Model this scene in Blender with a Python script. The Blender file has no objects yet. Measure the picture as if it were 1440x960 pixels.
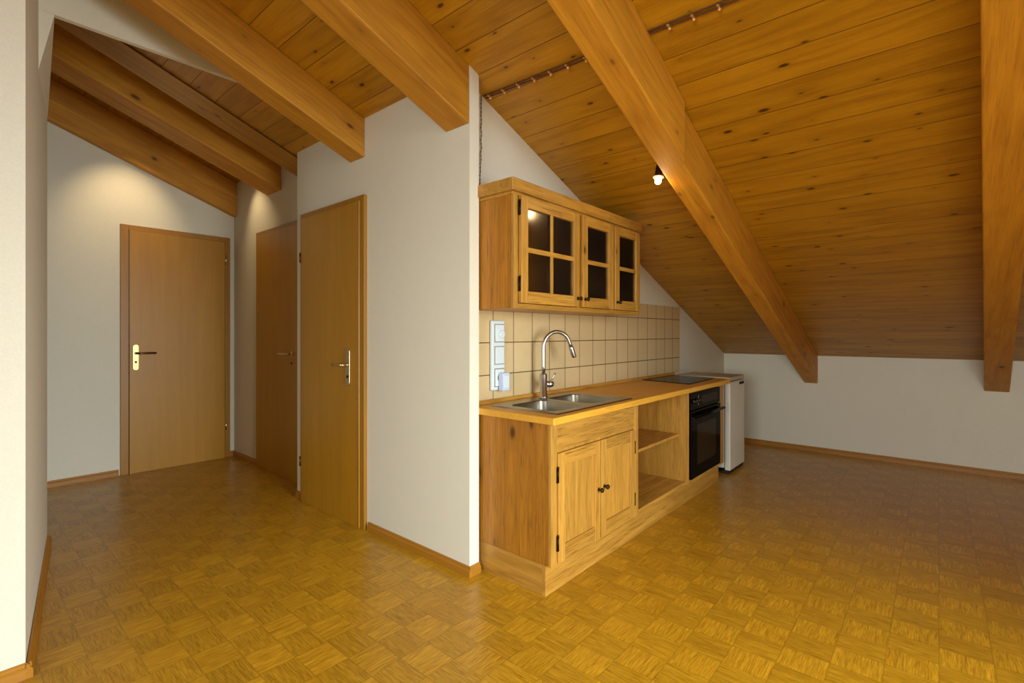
import bpy, bmesh, math
from mathutils import Vector, Matrix

SC = bpy.context.scene
COL = SC.collection
PI = math.pi
C0, CS = 3.1656, .381            # main ceiling: z = C0 - CS * x
ANG = math.atan(CS)
def ceil_z(x, c=C0): return c - CS * x

# ------------------------------------------------------------------ materials
def new_mat(name):
    m = bpy.data.materials.new(name); m.use_nodes = True
    nt = m.node_tree; nt.nodes.clear()
    out = nt.nodes.new('ShaderNodeOutputMaterial'); b = nt.nodes.new('ShaderNodeBsdfPrincipled')
    nt.links.new(b.outputs[0], out.inputs[0])
    return m, nt, b
class G:
    """tiny node-building helper"""
    def __init__(s, nt): s.nt = nt
    def n(s, t, **kw):
        nd = s.nt.nodes.new(t)
        for k, v in kw.items(): setattr(nd, k, v)
        return nd
    def link(s, a, b): s.nt.links.new(a, b)
    def val(s, sock, v):
        if hasattr(v, 'is_output'): s.link(v, sock)
        else: sock.default_value = v
    def math(s, op, a, b=0.0, c=None, clamp=False):
        nd = s.n('ShaderNodeMath', operation=op); nd.use_clamp = clamp
        s.val(nd.inputs[0], a); s.val(nd.inputs[1], b)
        if c is not None: s.val(nd.inputs[2], c)
        return nd.outputs[0]
    def mix(s, f, a, b, mode='MIX'):
        nd = s.n('ShaderNodeMix', data_type='RGBA', blend_type=mode)
        s.val(nd.inputs[0], f); s.val(nd.inputs[6], a); s.val(nd.inputs[7], b)
        return nd.outputs[2]
    def noise(s, vec, scale=1, detail=4, rough=.55, w=None):
        nd = s.n('ShaderNodeTexNoise')
        if w is not None:
            nd.noise_dimensions = '4D'; s.val(nd.inputs['W'], w)
        s.link(vec, nd.inputs['Vector']); nd.inputs['Scale'].default_value = scale
        nd.inputs['Detail'].default_value = detail; nd.inputs['Roughness'].default_value = rough
        return nd.outputs[0]
    def map(s, vec, scale=(1, 1, 1), loc=(0, 0, 0)):
        nd = s.n('ShaderNodeMapping'); s.link(vec, nd.inputs[0])
        nd.inputs['Scale'].default_value = scale; nd.inputs['Location'].default_value = loc
        return nd.outputs[0]
    def ramp(s, f, lo, hi):
        nd = s.n('ShaderNodeMapRange'); nd.clamp = True
        s.val(nd.inputs[0], f); nd.inputs[1].default_value = lo; nd.inputs[2].default_value = hi
        return nd.outputs[0]
    def comb(s, x, y, z):
        nd = s.n('ShaderNodeCombineXYZ')
        for i, v in enumerate((x, y, z)): s.val(nd.inputs[i], v)
        return nd.outputs[0]

def rgb(r, g, b):
    f = lambda c: (c / 255 / 12.92) if c <= 10 else ((c / 255 + .055) / 1.055) ** 2.4
    return (f(r), f(g), f(b), 1)

def stretch(axis, along, across):
    return tuple(along if i == axis else across for i in range(3))

def sepv(g, v):
    n = g.n('ShaderNodeSeparateXYZ'); g.link(v, n.inputs[0]); return n.outputs[0], n.outputs[1], n.outputs[2]

def wood(name, light, dark, axis=2, rings=9, ringw=.25, fine=.5, pores=0.0, knots=0.0,
         rough=.45, bump=.15, plank=None, plank_axis=0, plank_len=None, gap=(.02, .01, .004, 1),
         knot_size=.09, variation=.12, knot_col=None, coat=0.0):
    m, nt, b = new_mat(name); g = G(nt)
    tc = g.n('ShaderNodeTexCoord'); co = tc.outputs['Object']
    rnd = g.n('ShaderNodeObjectInfo').outputs['Random']
    w = g.math('MULTIPLY', rnd, 7.0)
    groove = None; pid = None
    sep = g.n('ShaderNodeSeparateXYZ'); g.link(co, sep.inputs[0])
    if plank:
        u = g.math('DIVIDE', sep.outputs[plank_axis], plank)
        pid = g.math('FLOOR', u); fr = g.math('FRACT', u)
        d = g.math('MINIMUM', fr, g.math('SUBTRACT', 1.0, fr))
        groove = g.math('SUBTRACT', 1.0, g.ramp(d, .005, .016))
        w = g.math('ADD', w, g.math('MULTIPLY', pid, 3.71))
    # grain
    low = g.noise(g.map(co, stretch(axis, .55, 5.0)), 1, 3, .5, w)
    ring = g.math('SINE', g.math('MULTIPLY', low, rings * 6.28))
    ring = g.math('MULTIPLY_ADD', ring, .5, .5)
    fn = g.noise(g.map(co, stretch(axis, 4.0, 130.0)), 1, 3, .6, w)
    md = g.noise(g.map(co, stretch(axis, 1.2, 26.0)), 1, 3, .55, w)
    f = g.math('ADD', g.math('MULTIPLY', g.math('POWER', ring, 2.0), ringw),
               g.math('MULTIPLY', g.ramp(fn, .32, .72), fine * .55))
    f = g.math('ADD', f, g.math('MULTIPLY', g.ramp(md, .35, .7), fine * .45), clamp=True)
    col = g.mix(f, light, dark)
    h = f
    if pores:
        pn = g.noise(g.map(co, stretch(axis, 9.0, 300.0)), 1, 2, .5, w)
        pf = g.math('MULTIPLY', g.ramp(pn, .56, .66), pores)
        col = g.mix(pf, col, tuple(c * .35 for c in dark[:3]) + (1,))
        h = g.math('ADD', h, pf)
    if knots:
        if plank:
            along = sep.outputs[axis]
            kv = g.comb(g.math('ADD', along, g.math('MULTIPLY', pid, 13.37)), g.math('MULTIPLY', sep.outputs[plank_axis], 2.3), 0.0)
            vo = g.n('ShaderNodeTexVoronoi'); vo.voronoi_dimensions = '2D'; vo.feature = 'F1'
            g.link(kv, vo.inputs['Vector'])
        else:
            kv = g.map(co, tuple((1.0 if i == axis else 2.0) for i in range(3)))
            kv = g.comb(*[g.math('ADD', q_, g.math('MULTIPLY', rnd, 37.0 + 11 * i_)) for i_, q_ in enumerate(sepv(g, kv))])
            vo = g.n('ShaderNodeTexVoronoi'); vo.voronoi_dimensions = '3D'; vo.feature = 'F1'
            g.link(kv, vo.inputs['Vector'])
        vo.inputs['Scale'].default_value = knots; vo.inputs['Randomness'].default_value = 1
        cr = sepv(g, vo.outputs['Color'])[0]
        dd = g.math('ADD', vo.outputs['Distance'], g.math('MULTIPLY', g.math('SUBTRACT', md, .5), knot_size * 1.3))
        dd = g.math('ADD', dd, g.math('MULTIPLY', cr, knot_size * .75))
        kc = knot_col or tuple(c * .22 for c in dark[:3]) + (1,)
        halo = g.math('MULTIPLY', g.math('SUBTRACT', 1.0, g.ramp(dd, knot_size * .7, knot_size * 2.6)), .35)
        core = g.math('SUBTRACT', 1.0, g.ramp(dd, knot_size * .45, knot_size))
        col = g.mix(halo, col, dark); col = g.mix(g.math('MULTIPLY', core, .9), col, kc)
    # slow tonal drift, per-plank and per-object variation
    dr = g.noise(co, 1.3, 2, .5, w)
    v = g.math('MULTIPLY_ADD', g.math('SUBTRACT', dr, .5), variation * 1.5, 1.0)
    wn = g.n('ShaderNodeTexWhiteNoise', noise_dimensions='1D')
    g.link(g.math('ADD', g.math('MULTIPLY', rnd, 91.0), pid if pid is not None else 0.0), wn.inputs['W'])
    v = g.math('ADD', v, g.math('MULTIPLY', g.math('SUBTRACT', wn.outputs[0], .5), variation * 2))
    col = g.mix(1.0, col, g.comb(v, v, v), 'MULTIPLY')
    if groove is not None:
        col = g.mix(g.math('MULTIPLY', groove, .85), col, gap)
        h = g.math('ADD', h, g.math('MULTIPLY', groove, 4.0))
    bp = g.n('ShaderNodeBump', invert=True); bp.inputs['Strength'].default_value = bump; bp.inputs['Distance'].default_value = .002
    g.link(h, bp.inputs['Height']); g.link(bp.outputs[0], b.inputs['Normal'])
    g.link(col, b.inputs['Base Color']); b.inputs['Roughness'].default_value = rough
    b.inputs['Coat Weight'].default_value = coat; b.inputs['Coat Roughness'].default_value = .25
    return m

def plaster(name, col, scale=260, bump=.35, rough=.9):
    m, nt, b = new_mat(name); g = G(nt)
    co = g.n('ShaderNodeTexCoord').outputs['Object']
    n1 = g.noise(co, scale, 4, .6); n2 = g.noise(co, 1.1, 2, .5)
    c = g.mix(g.ramp(n1, .3, .7), tuple(x * .93 for x in col[:3]) + (1,), col)
    v = g.math('MULTIPLY_ADD', n2, .06, .97)
    c = g.mix(1.0, c, g.comb(v, v, v), 'MULTIPLY')
    bp = g.n('ShaderNodeBump'); bp.inputs['Strength'].default_value = bump; bp.inputs['Distance'].default_value = .0015
    g.link(n1, bp.inputs['Height']); g.link(bp.outputs[0], b.inputs['Normal'])
    g.link(c, b.inputs['Base Color']); b.inputs['Roughness'].default_value = rough
    return m

def simple(name, col, rough=.5, metal=0.0, noise=.04, nscale=40, **kw):
    m, nt, b = new_mat(name); g = G(nt)
    co = g.n('ShaderNodeTexCoord').outputs['Object']
    v = g.math('MULTIPLY_ADD', g.math('SUBTRACT', g.noise(co, nscale, 3), .5), noise * 2, 1.0)
    c = g.mix(1.0, col, g.comb(v, v, v), 'MULTIPLY')
    g.link(c, b.inputs['Base Color']); b.inputs['Roughness'].default_value = rough; b.inputs['Metallic'].default_value = metal
    for k, x in kw.items(): b.inputs[k.replace('_', ' ')].default_value = x
    return m

def adj(c, r, g, b): return (c[0] * r, c[1] * g, c[2] * b, 1)
def floor_mat():
    m, nt, b = new_mat('mosaic_parquet'); g = G(nt)
    co = g.n('ShaderNodeTexCoord').outputs['Object']
    sep = g.n('ShaderNodeSeparateXYZ'); g.link(co, sep.inputs[0])
    SX, SY = .1255, .150
    u = g.math('DIVIDE', g.math('SUBTRACT', sep.outputs[0], .604 - SX), SX)
    v = g.math('DIVIDE', g.math('SUBTRACT', sep.outputs[1], .148), SY)
    iu, iv = g.math('FLOOR', u), g.math('FLOOR', v); fu, fv = g.math('FRACT', u), g.math('FRACT', v)
    par = g.math('FLOORED_MODULO', g.math('ADD', iu, iv), 2.0)
    wn = g.n('ShaderNodeTexWhiteNoise', noise_dimensions='3D'); g.link(g.comb(iu, iv, 0.0), wn.inputs['Vector'])
    w = g.math('MULTIPLY', wn.outputs[0], 20.0)
    # narrow slats inside each square
    def slats(a):
        s = g.math('MULTIPLY', a, 6.0); f = g.math('FRACT', s); i = g.math('FLOOR', s)
        d = g.math('MINIMUM', f, g.math('SUBTRACT', 1.0, f))
        return i, g.math('SUBTRACT', 1.0, g.ramp(d, .0, .10))
    ix, ex = slats(fu); iy, ey = slats(fv)
    mixf = lambda f, a, b_: g.math('ADD', g.math('MULTIPLY', a, g.math('SUBTRACT', 1.0, f)), g.math('MULTIPLY', b_, f))
    sid = mixf(par, ix, iy); sed = mixf(par, ex, ey)
    gy = g.noise(g.map(co, (260, 16, 1)), 1, 3, .7, w); gx = g.noise(g.map(co, (16, 260, 1)), 1, 3, .65, w)
    gr = mixf(par, gy, gx)
    g2y = g.noise(g.map(co, (60, 4, 1)), 1, 2, .5, w); g2x = g.noise(g.map(co, (4, 60, 1)), 1, 2, .5, w)
    gr2 = mixf(par, g2y, g2x)
    f = g.math('ADD', g.math('MULTIPLY', g.ramp(gr, .36, .66), .72), g.math('MULTIPLY', g.ramp(gr2, .35, .7), .22), clamp=True)
    light, dark = adj(rgb(214, 164, 62), 1, .96, .35), adj(rgb(140, 92, 22), 1, .97, .3)
    c = g.mix(f, light, dark)
    ws = g.n('ShaderNodeTexWhiteNoise', noise_dimensions='3D'); g.link(g.comb(iu, iv, sid), ws.inputs['Vector'])
    k = g.math('MULTIPLY_ADD', g.math('SUBTRACT', ws.outputs[0], .5), .07, .88)
    k = g.math('ADD', k, g.math('MULTIPLY', par, .11))  # grain sheen painted into the colour: every other square lighter
    k = g.math('ADD', k, g.math('MULTIPLY', g.math('SUBTRACT', wn.outputs[0], .5), .10))
    c = g.mix(1.0, c, g.comb(k, k, k), 'MULTIPLY')
    du = g.math('MINIMUM', fu, g.math('SUBTRACT', 1.0, fu)); dv = g.math('MINIMUM', fv, g.math('SUBTRACT', 1.0, fv))
    joint = g.math('SUBTRACT', 1.0, g.ramp(g.math('MINIMUM', du, dv), .0, .022))
    c = g.mix(g.math('MULTIPLY', joint, .30), c, rgb(74, 42, 8)); c = g.mix(g.math('MULTIPLY', sed, .05), c, rgb(74, 42, 8))
    g.link(c, b.inputs['Base Color'])
    bp = g.n('ShaderNodeBump', invert=True); bp.inputs['Strength'].default_value = .12; bp.inputs['Distance'].default_value = .0012
    g.link(g.math('ADD', f, joint), bp.inputs['Height']); g.link(bp.outputs[0], b.inputs['Normal'])
    b.inputs['Roughness'].default_value = .29; b.inputs['Specular IOR Level'].default_value = .4
    return m

def tile_mat():
    m, nt, b = new_mat('beige_wall_tiles'); g = G(nt)
    co = g.n('ShaderNodeTexCoord').outputs['Object']
    sep = g.n('ShaderNodeSeparateXYZ'); g.link(co, sep.inputs[0])
    u = g.math('DIVIDE', g.math('SUBTRACT', sep.outputs[0], 1.778), .1697)
    v = g.math('DIVIDE', g.math('SUBTRACT', sep.outputs[2], .8005), .1733)
    iu, iv = g.math('FLOOR', u), g.math('FLOOR', v); fu, fv = g.math('FRACT', u), g.math('FRACT', v)
    d = g.math('MINIMUM', g.math('MINIMUM', fu, g.math('SUBTRACT', 1.0, fu)), g.math('MINIMUM', fv, g.math('SUBTRACT', 1.0, fv)))
    j = g.math('SUBTRACT', 1.0, g.ramp(d, .010, .020))
    wn = g.n('ShaderNodeTexWhiteNoise', noise_dimensions='3D'); g.link(g.comb(iu, iv, 0.0), wn.inputs['Vector'])
    c = g.mix(wn.outputs[0], (.64, .475, .24, 1), (.68, .505, .26, 1))
    mot = g.noise(co, 22, 4, .6); c = g.mix(g.math('MULTIPLY', g.ramp(mot, .4, .7), .25), c, (.60, .40, .18, 1))
    c = g.mix(j, c, rgb(96, 66, 32)); g.link(c, b.inputs['Base Color'])
    rr = g.math('MULTIPLY_ADD', j, .5, .28); g.link(rr, b.inputs['Roughness'])
    bp = g.n('ShaderNodeBump', invert=True); bp.inputs['Strength'].default_value = .5; bp.inputs['Distance'].default_value = .002
    g.link(j, bp.inputs['Height']); g.link(bp.outputs[0], b.inputs['Normal'])
    return m

def glass_mat():
    m = bpy.data.materials.new('cabinet_glass'); m.use_nodes = True; nt = m.node_tree; nt.nodes.clear(); g = G(nt)
    out = g.n('ShaderNodeOutputMaterial'); mx = g.n('ShaderNodeMixShader'); tr = g.n('ShaderNodeBsdfTransparent'); gl = g.n('ShaderNodeBsdfGlossy')
    tr.inputs[0].default_value = (.86, .82, .74, 1); gl.inputs['Roughness'].default_value = .12
    fr = g.n('ShaderNodeFresnel'); fr.inputs[0].default_value = 1.28
    g.link(fr.outputs[0], mx.inputs[0]); g.link(tr.outputs[0], mx.inputs[1]); g.link(gl.outputs[0], mx.inputs[2]); g.link(mx.outputs[0], out.inputs[0])
    return m

def emit_mat(name, col, s):
    m = bpy.data.materials.new(name); m.use_nodes = True; nt = m.node_tree; nt.nodes.clear(); g = G(nt)
    out = g.n('ShaderNodeOutputMaterial'); e = g.n('ShaderNodeEmission'); e.inputs[0].default_value = col; e.inputs[1].default_value = s
    g.link(e.outputs[0], out.inputs[0]); return m

def adj(c, r, g, b): return (c[0] * r, c[1] * g, c[2] * b, 1)
BEAM_L, BEAM_D = adj(rgb(208, 146, 54), 1, 1, .38), adj(rgb(150, 92, 22), 1, 1, .35)
BRD_L, BRD_D = adj(rgb(194, 128, 32), 1, 1.22, .55), adj(rgb(142, 84, 14), 1, 1.22, .55)
OAK_L, OAK_D = adj(rgb(204, 152, 74), 1, 1, .72), adj(rgb(138, 88, 28), 1, 1, .5)
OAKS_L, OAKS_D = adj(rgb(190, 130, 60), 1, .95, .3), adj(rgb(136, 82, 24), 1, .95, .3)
DOOR_L, DOOR_D = adj(rgb(180, 126, 44), 1, 1.02, .28), adj(rgb(154, 103, 32), 1, 1.02, .26)
M = {}
M['wall'] = plaster('white_textured_plaster', (.78, .74, .60, 1), scale=170, bump=.9)
M['tile'] = tile_mat()
M['floor'] = floor_mat()
M['beam'] = wood('spruce_beam', BEAM_L, BEAM_D, axis=0, rings=9, ringw=.2, fine=.65, pores=.25, knots=4.2, knot_size=.17, rough=.6, bump=.3)
M['boards'] = wood('spruce_boards', BRD_L, BRD_D, axis=1, rings=7, ringw=.3, fine=.55, pores=.2, knots=3.1, knot_size=.085, rough=.42, bump=.3,
                   plank=.157, plank_axis=0, variation=.10, knot_col=rgb(62, 26, 6), gap=rgb(52, 24, 4))
M['boards_long'] = wood('spruce_boards_long', BRD_L, BRD_D, axis=0, rings=6, ringw=.3, fine=.5, knots=1.6, knot_size=.05, rough=.45, bump=.25,
                   plank=.15, plank_axis=1, variation=.08, knot_col=rgb(62, 26, 6), gap=rgb(52, 24, 4))
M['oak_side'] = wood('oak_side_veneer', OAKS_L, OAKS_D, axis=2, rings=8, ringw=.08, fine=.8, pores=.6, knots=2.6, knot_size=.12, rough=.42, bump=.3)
M['oak_v'] = wood('oak_vertical', OAK_L, OAK_D, axis=2, rings=8, ringw=.14, fine=.7, pores=.5, knots=2.6, knot_size=.09, rough=.42, bump=.25)
M['oak_x'] = wood('oak_horizontal', OAK_L, OAK_D, axis=0, rings=8, ringw=.2, fine=.7, pores=.6, rough=.42, bump=.25)
M['oak_y'] = wood('oak_crosswise', OAK_L, OAK_D, axis=1, rings=8, ringw=.28, fine=.6, pores=.35, rough=.42, bump=.25)
M['oak_in'] = wood('oak_interior', OAK_L, OAK_D, axis=2, rings=8, fine=.6, pores=.3, rough=.5)
M['worktop'] = wood('oak_worktop', adj(rgb(232, 172, 72), 1, 1, .6), adj(rgb(204, 142, 46), 1, 1, .55), axis=0, rings=5, ringw=.12, fine=.6, pores=.35, rough=.5, bump=.1)
M['door'] = wood('beech_veneer', DOOR_L, DOOR_D, axis=2, rings=5, ringw=.15, fine=.6, rough=.4, bump=.05, variation=.05)
M['casing'] = wood('beech_casing', adj(rgb(168, 114, 44), 1, 1.05, .34), adj(rgb(140, 90, 28), 1, 1.05, .34), axis=2, rings=5, ringw=.12, fine=.6, rough=.4, bump=.05, variation=.04)
M['casing_h'] = wood('beech_casing_crosswise', adj(rgb(168, 114, 44), 1, 1.05, .34), adj(rgb(140, 90, 28), 1, 1.05, .34), axis=1, rings=5, ringw=.12, fine=.6, rough=.4, bump=.05, variation=.04)
M['base'] = wood('baseboard_wood', adj(rgb(176, 122, 56), 1, .96, .4), adj(rgb(146, 94, 34), 1, .96, .4), axis=0, rings=5, ringw=.15, fine=.6, rough=.4, bump=.08, variation=.05)
M['base_y'] = wood('baseboard_wood_long', adj(rgb(176, 122, 56), 1, .96, .4), adj(rgb(146, 94, 34), 1, .96, .4), axis=1, rings=5, ringw=.15, fine=.6, rough=.4, bump=.08, variation=.05)
M['seal'] = simple('dark_rubber', rgb(30, 18, 10), .7)
M['iron'] = simple('blackened_iron', rgb(46, 34, 24), .45, .8)
M['knob'] = simple('dark_knob', rgb(48, 32, 22), .3, .6)
M['steel'] = simple('brushed_steel', rgb(164, 160, 146), .3, 1.0, .06, 120)
M['chrome'] = simple('brushed_chrome', rgb(190, 186, 178), .28, 1.0, .02)
M['brass'] = simple('polished_brass', rgb(226, 204, 138), .22, 1.0, .05)
M['bronze'] = simple('brown_metal', rgb(112, 76, 46), .3, .9)
M['satin'] = simple('satin_steel', rgb(222, 200, 160), .3, 1.0)
M['blackglass'] = simple('black_glass', rgb(12, 9, 7), .1, 0, .02, Specular_IOR_Level=.08, IOR=1.2)
M['black'] = simple('black_enamel', rgb(16, 9, 6), .25, 0, .02, Specular_IOR_Level=.12, IOR=1.2)
M['panelglass'] = simple('dark_smoked_glass', rgb(40, 28, 12), .12, 0, .02, Specular_IOR_Level=.15, IOR=1.2)
M['mark'] = simple('grey_marking', rgb(128, 118, 98), .5)
M['fridge'] = simple('white_enamel', rgb(218, 214, 196), .35, 0, .015)
M['fridge_top'] = simple('fridge_top', rgb(188, 176, 142), .4, 0, .03)
M['plastic'] = simple('white_plastic', rgb(214, 224, 226), .35, 0, .01)
M['plastic_blue'] = simple('bluish_white_plastic', rgb(196, 208, 230), .35, 0, .01)
M['cable'] = simple('brown_cable', rgb(88, 50, 26), .5)
M['clip'] = simple('brass_clip', rgb(220, 176, 110), .35, .6)
M['clear'] = simple('grey_cord', rgb(104, 92, 66), .5)
M['glass'] = glass_mat()
M['bulb'] = emit_mat('lit_halogen', (1, .82, .46, 1), 3)
M['lampglass'] = simple('frosted_ring', rgb(236, 224, 190), .3, 0, .01)
M['frame_white'] = simple('white_window_frame', rgb(224, 222, 214), .4)
M['winglass'] = glass_mat(); M['winglass'].name = 'window_glass'

# ------------------------------------------------------------------ mesh builder
class MB:
    def __init__(s): s.bm = bmesh.new()
    def box(s, x0, x1, y0, y1, z0, z1):
        r = bmesh.ops.create_cube(s.bm, size=1)
        for v in r['verts']:
            v.co = Vector(((x0 + x1) / 2 + v.co.x * (x1 - x0), (y0 + y1) / 2 + v.co.y * (y1 - y0), (z0 + z1) / 2 + v.co.z * (z1 - z0)))
        return s
    def poly(s, pts, off):
        """flat outline extruded by the vector off"""
        off = Vector(off); a = [s.bm.verts.new(p) for p in pts]; b = [s.bm.verts.new(Vector(p) + off) for p in pts]
        s.bm.faces.new(a); s.bm.faces.new(b[::-1]); n = len(pts)
        for i in range(n): s.bm.faces.new((a[i], b[i], b[(i + 1) % n], a[(i + 1) % n]))
        return s
    def hexa(s, a, b):
        """two quads a, b (4 points each) joined"""
        a = [s.bm.verts.new(p) for p in a]; b = [s.bm.verts.new(p) for p in b]
        s.bm.faces.new(a); s.bm.faces.new(b[::-1])
        for i in range(4): s.bm.faces.new((a[i], b[i], b[(i + 1) % 4], a[(i + 1) % 4]))
        return s
    def cyl(s, p0, p1, r0, r1=None, n=20):
        return s.tube([p0, p1], [r0, r1 if r1 is not None else r0], n)
    def tube(s, pts, rad, n=14, cap=True):
        pts = [Vector(p) for p in pts]
        if not isinstance(rad, (list, tuple)): rad = [rad] * len(pts)
        rings = []; up = None
        for i, p in enumerate(pts):
            d = (pts[min(i + 1, len(pts) - 1)] - pts[max(i - 1, 0)]).normalized()
            if up is None:
                up = Vector((0, 0, 1)) if abs(d.z) < .9 else Vector((1, 0, 0))
            sd = d.cross(up).normalized(); up = sd.cross(d).normalized()
            rings.append([s.bm.verts.new(p + (sd * math.cos(2 * PI * k / n) + up * math.sin(2 * PI * k / n)) * rad[i]) for k in range(n)])
        for a, b in zip(rings, rings[1:]):
            for k in range(n):
                f = s.bm.faces.new((a[k], a[(k + 1) % n], b[(k + 1) % n], b[k])); f.smooth = True
        if cap: s.bm.faces.new(rings[0][::-1]); s.bm.faces.new(rings[-1])
        return s
    def lathe(s, c, prof, axis='z', n=20):
        c = Vector(c); rings = []
        for r, h in prof:
            ring = []
            for k in range(n):
                a = 2 * PI * k / n; u, v = r * math.cos(a), r * math.sin(a)
                q = {'z': (u, v, h), 'y': (u, h, v), 'x': (h, u, v)}[axis]
                ring.append(s.bm.verts.new(c + Vector(q)))
            rings.append(ring)
        for a, b in zip(rings, rings[1:]):
            for k in range(n):
                f = s.bm.faces.new((a[k], a[(k + 1) % n], b[(k + 1) % n], b[k])); f.smooth = True
        s.bm.faces.new(rings[0][::-1]); s.bm.faces.new(rings[-1])
        return s
    def build(s, name, mat, parent=None, bevel=0, seg=2, origin=None, xf=None):
        bm = s.bm
        bmesh.ops.recalc_face_normals(bm, faces=bm.faces)
        if parent is not None: o = Vector(parent['_o']) if '_o' in parent else Vector((0, 0, 0))
        else: o = Vector(origin) if origin is not None else Vector((0, 0, 0))
        if xf is not None: bm.transform(xf.inverted())
        else: bmesh.ops.translate(bm, verts=bm.verts, vec=-o)
        me = bpy.data.meshes.new(name); bm.to_mesh(me); bm.free()
        ob = bpy.data.objects.new(name, me); COL.objects.link(ob)
        me.materials.append(M[mat] if isinstance(mat, str) else mat)
        if parent is not None:
            ob.parent = parent; ob['_o'] = tuple(o)
        elif xf is not None: ob.matrix_world = xf
        else: ob.location = o; ob['_o'] = tuple(o)
        if bevel:
            b = ob.modifiers.new('bevel', 'BEVEL'); b.width = bevel; b.segments = seg; b.limit_method = 'ANGLE'; b.angle_limit = math.radians(40)
            b.harden_normals = False
        return ob

def thing(name, label, cat, loc, group=None):
    o = bpy.data.objects.new(name, None); COL.objects.link(o); o.location = loc; o['_o'] = tuple(loc)
    o.empty_display_size = .1; o['label'] = label; o['category'] = cat
    if group: o['group'] = group
    return o
def tag(o, label, cat, group=None):
    o['label'] = label; o['category'] = cat
    if group: o['group'] = group
    return o
def struct(o): o['kind'] = 'structure'; return o

# ------------------------------------------------------------------ room shell
XP, YN = 1.70, 1.747         # partition wall face and its near end
YK, XK = 1.828, 5.7665       # kitchen wall, knee wall
YB, XR = 5.22, 1.87          # back wall, recessed wall
YE = 3.549                   # far end of the partition's near face
YW, XW = -2.7, -3.2          # window wall behind the camera, far left wall

struct(MB().box(XW, XK + .12, YW - .1, YB + .1, -.08, 0).build('floor', 'floor'))

def slope_xf(x, y, c, sgn=1):
    return Matrix.Translation((x, y, ceil_z(x, c))) @ Matrix.Rotation(ANG, 4, 'Y')
# main board ceiling over kitchen and living area, falling towards the knee wall
XRG = -.9
xf = slope_xf(0, 0, C0)
m = MB(); t = .04
m.poly([(XRG, YW - .1, ceil_z(XRG)), (XK + .12, YW - .1, ceil_z(XK + .12)), (XK + .12, 3.83, ceil_z(XK + .12)), (XRG, 3.83, ceil_z(XRG))], (0, 0, t))
struct(m.build('ceiling', 'boards', xf=xf))
# higher hallway part of the board ceiling
m = MB(); c2 = 3.365
m.poly([(XRG, 3.87, ceil_z(XRG, c2)), (XR + .1, 3.87, ceil_z(XR + .1, c2)), (XR + .1, YB + .1, ceil_z(XR + .1, c2)), (XRG, YB + .1, ceil_z(XRG, c2))], (0, 0, t))
struct(m.build('ceiling', 'boards', xf=slope_xf(0, 0, c2)))
# other side of the ridge
m = MB(); zr = ceil_z(XRG); zl = zr - CS * (XRG - XW)
m.poly([(XRG, YW - .1, zr), (XW - .1, YW - .1, zl), (XW - .1, YB + .1, zl), (XRG, YB + .1, zr)], (0, 0, t))
struct(m.build('ceiling', 'boards', xf=Matrix.Translation((XRG, 0, zr)) @ Matrix.Rotation(-ANG, 4, 'Y')))
# smooth board closing the step between the two ceiling heights
m = MB(); m.hexa([(XRG, 3.60, ceil_z(XRG) - .012), (XR, 3.60, ceil_z(XR) - .012), (XR, 3.60, ceil_z(XR)), (XRG, 3.60, ceil_z(XRG))],
                 [(XRG, 3.83, ceil_z(XRG) - .012), (XR, 3.83, ceil_z(XR) - .012), (XR, 3.83, ceil_z(XR)), (XRG, 3.83, ceil_z(XRG))])
struct(m.build('trim_1', 'boards_long', xf=slope_xf(0, 3.60, C0)))
m = MB(); m.poly([(XRG, 3.83, ceil_z(XRG) - .012), (XR, 3.83, ceil_z(XR) - .012), (XR, 3.83, ceil_z(XR, c2) + t), (XRG, 3.83, ceil_z(XRG, c2) + t)], (0, .04, 0))
struct(m.build('trim_2', 'boards_long', xf=slope_xf(0, 3.83, C0)))

# partition wall with the near door (door_3), kitchen wall, knee wall, recessed hall wall, back wall
D3 = (2.668, 3.438, 2.032); D2 = (3.80, 4.625, 2.085); D1 = (.99, 1.818, 2.118)
def wall_with_door(axis_pos, thick, y0, y1, ctop, door, axis='x', ov=.0):
    """wall slab with a raking or level top and a door opening"""
    m = MB(); d0, d1, dz = door
    if axis == 'x':
        x0, x1 = axis_pos, axis_pos + thick
        for a, b, zb in ((y0, d0, 0), (d0, d1, dz), (d1, y1, 0)):
            if b - a < 1e-4: continue
            m.hexa([(x0, a, zb), (x1, a, zb), (x1, a, ceil_z(x1, ctop)), (x0, a, ceil_z(x0, ctop))],
                   [(x0, b, zb), (x1, b, zb), (x1, b, ceil_z(x1, ctop)), (x0, b, ceil_z(x0, ctop))])
    else:
        for a, b, zb in ((y0, d0, 0), (d0, d1, dz), (d1, y1, 0)):
            m.poly([(a, axis_pos, zb), (b, axis_pos, zb), (b, axis_pos, ceil_z(b, ctop)), (a, axis_pos, ceil_z(a, ctop))], (0, thick, 0))
    return m
struct(wall_with_door(XP, .065, YN, YE, C0, D3).build('wall_partition', 'wall'))
m = MB(); m.poly([(XP + .065, YE - .1, 0), (XR, YE - .1, 0), (XR, YE - .1, ceil_z(XR)), (XP + .065, YE - .1, ceil_z(XP + .065))], (0, .1, 0))
m.poly([(XR, YE - .1, 0), (XR + .1, YE - .1, 0), (XR + .1, YE - .1, ceil_z(XR + .1)), (XR, YE - .1, ceil_z(XR))], (0, D2[0] - YE + .1, 0))
m.hexa([(XR, D2[0], D2[2]), (XR + .1, D2[0], D2[2]), (XR + .1, D2[0], ceil_z(XR + .1)), (XR, D2[0], ceil_z(XR))],
       [(XR, 3.83, D2[2]), (XR + .1, 3.83, D2[2]), (XR + .1, 3.83, ceil_z(XR + .1)), (XR, 3.83, ceil_z(XR))])
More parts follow.
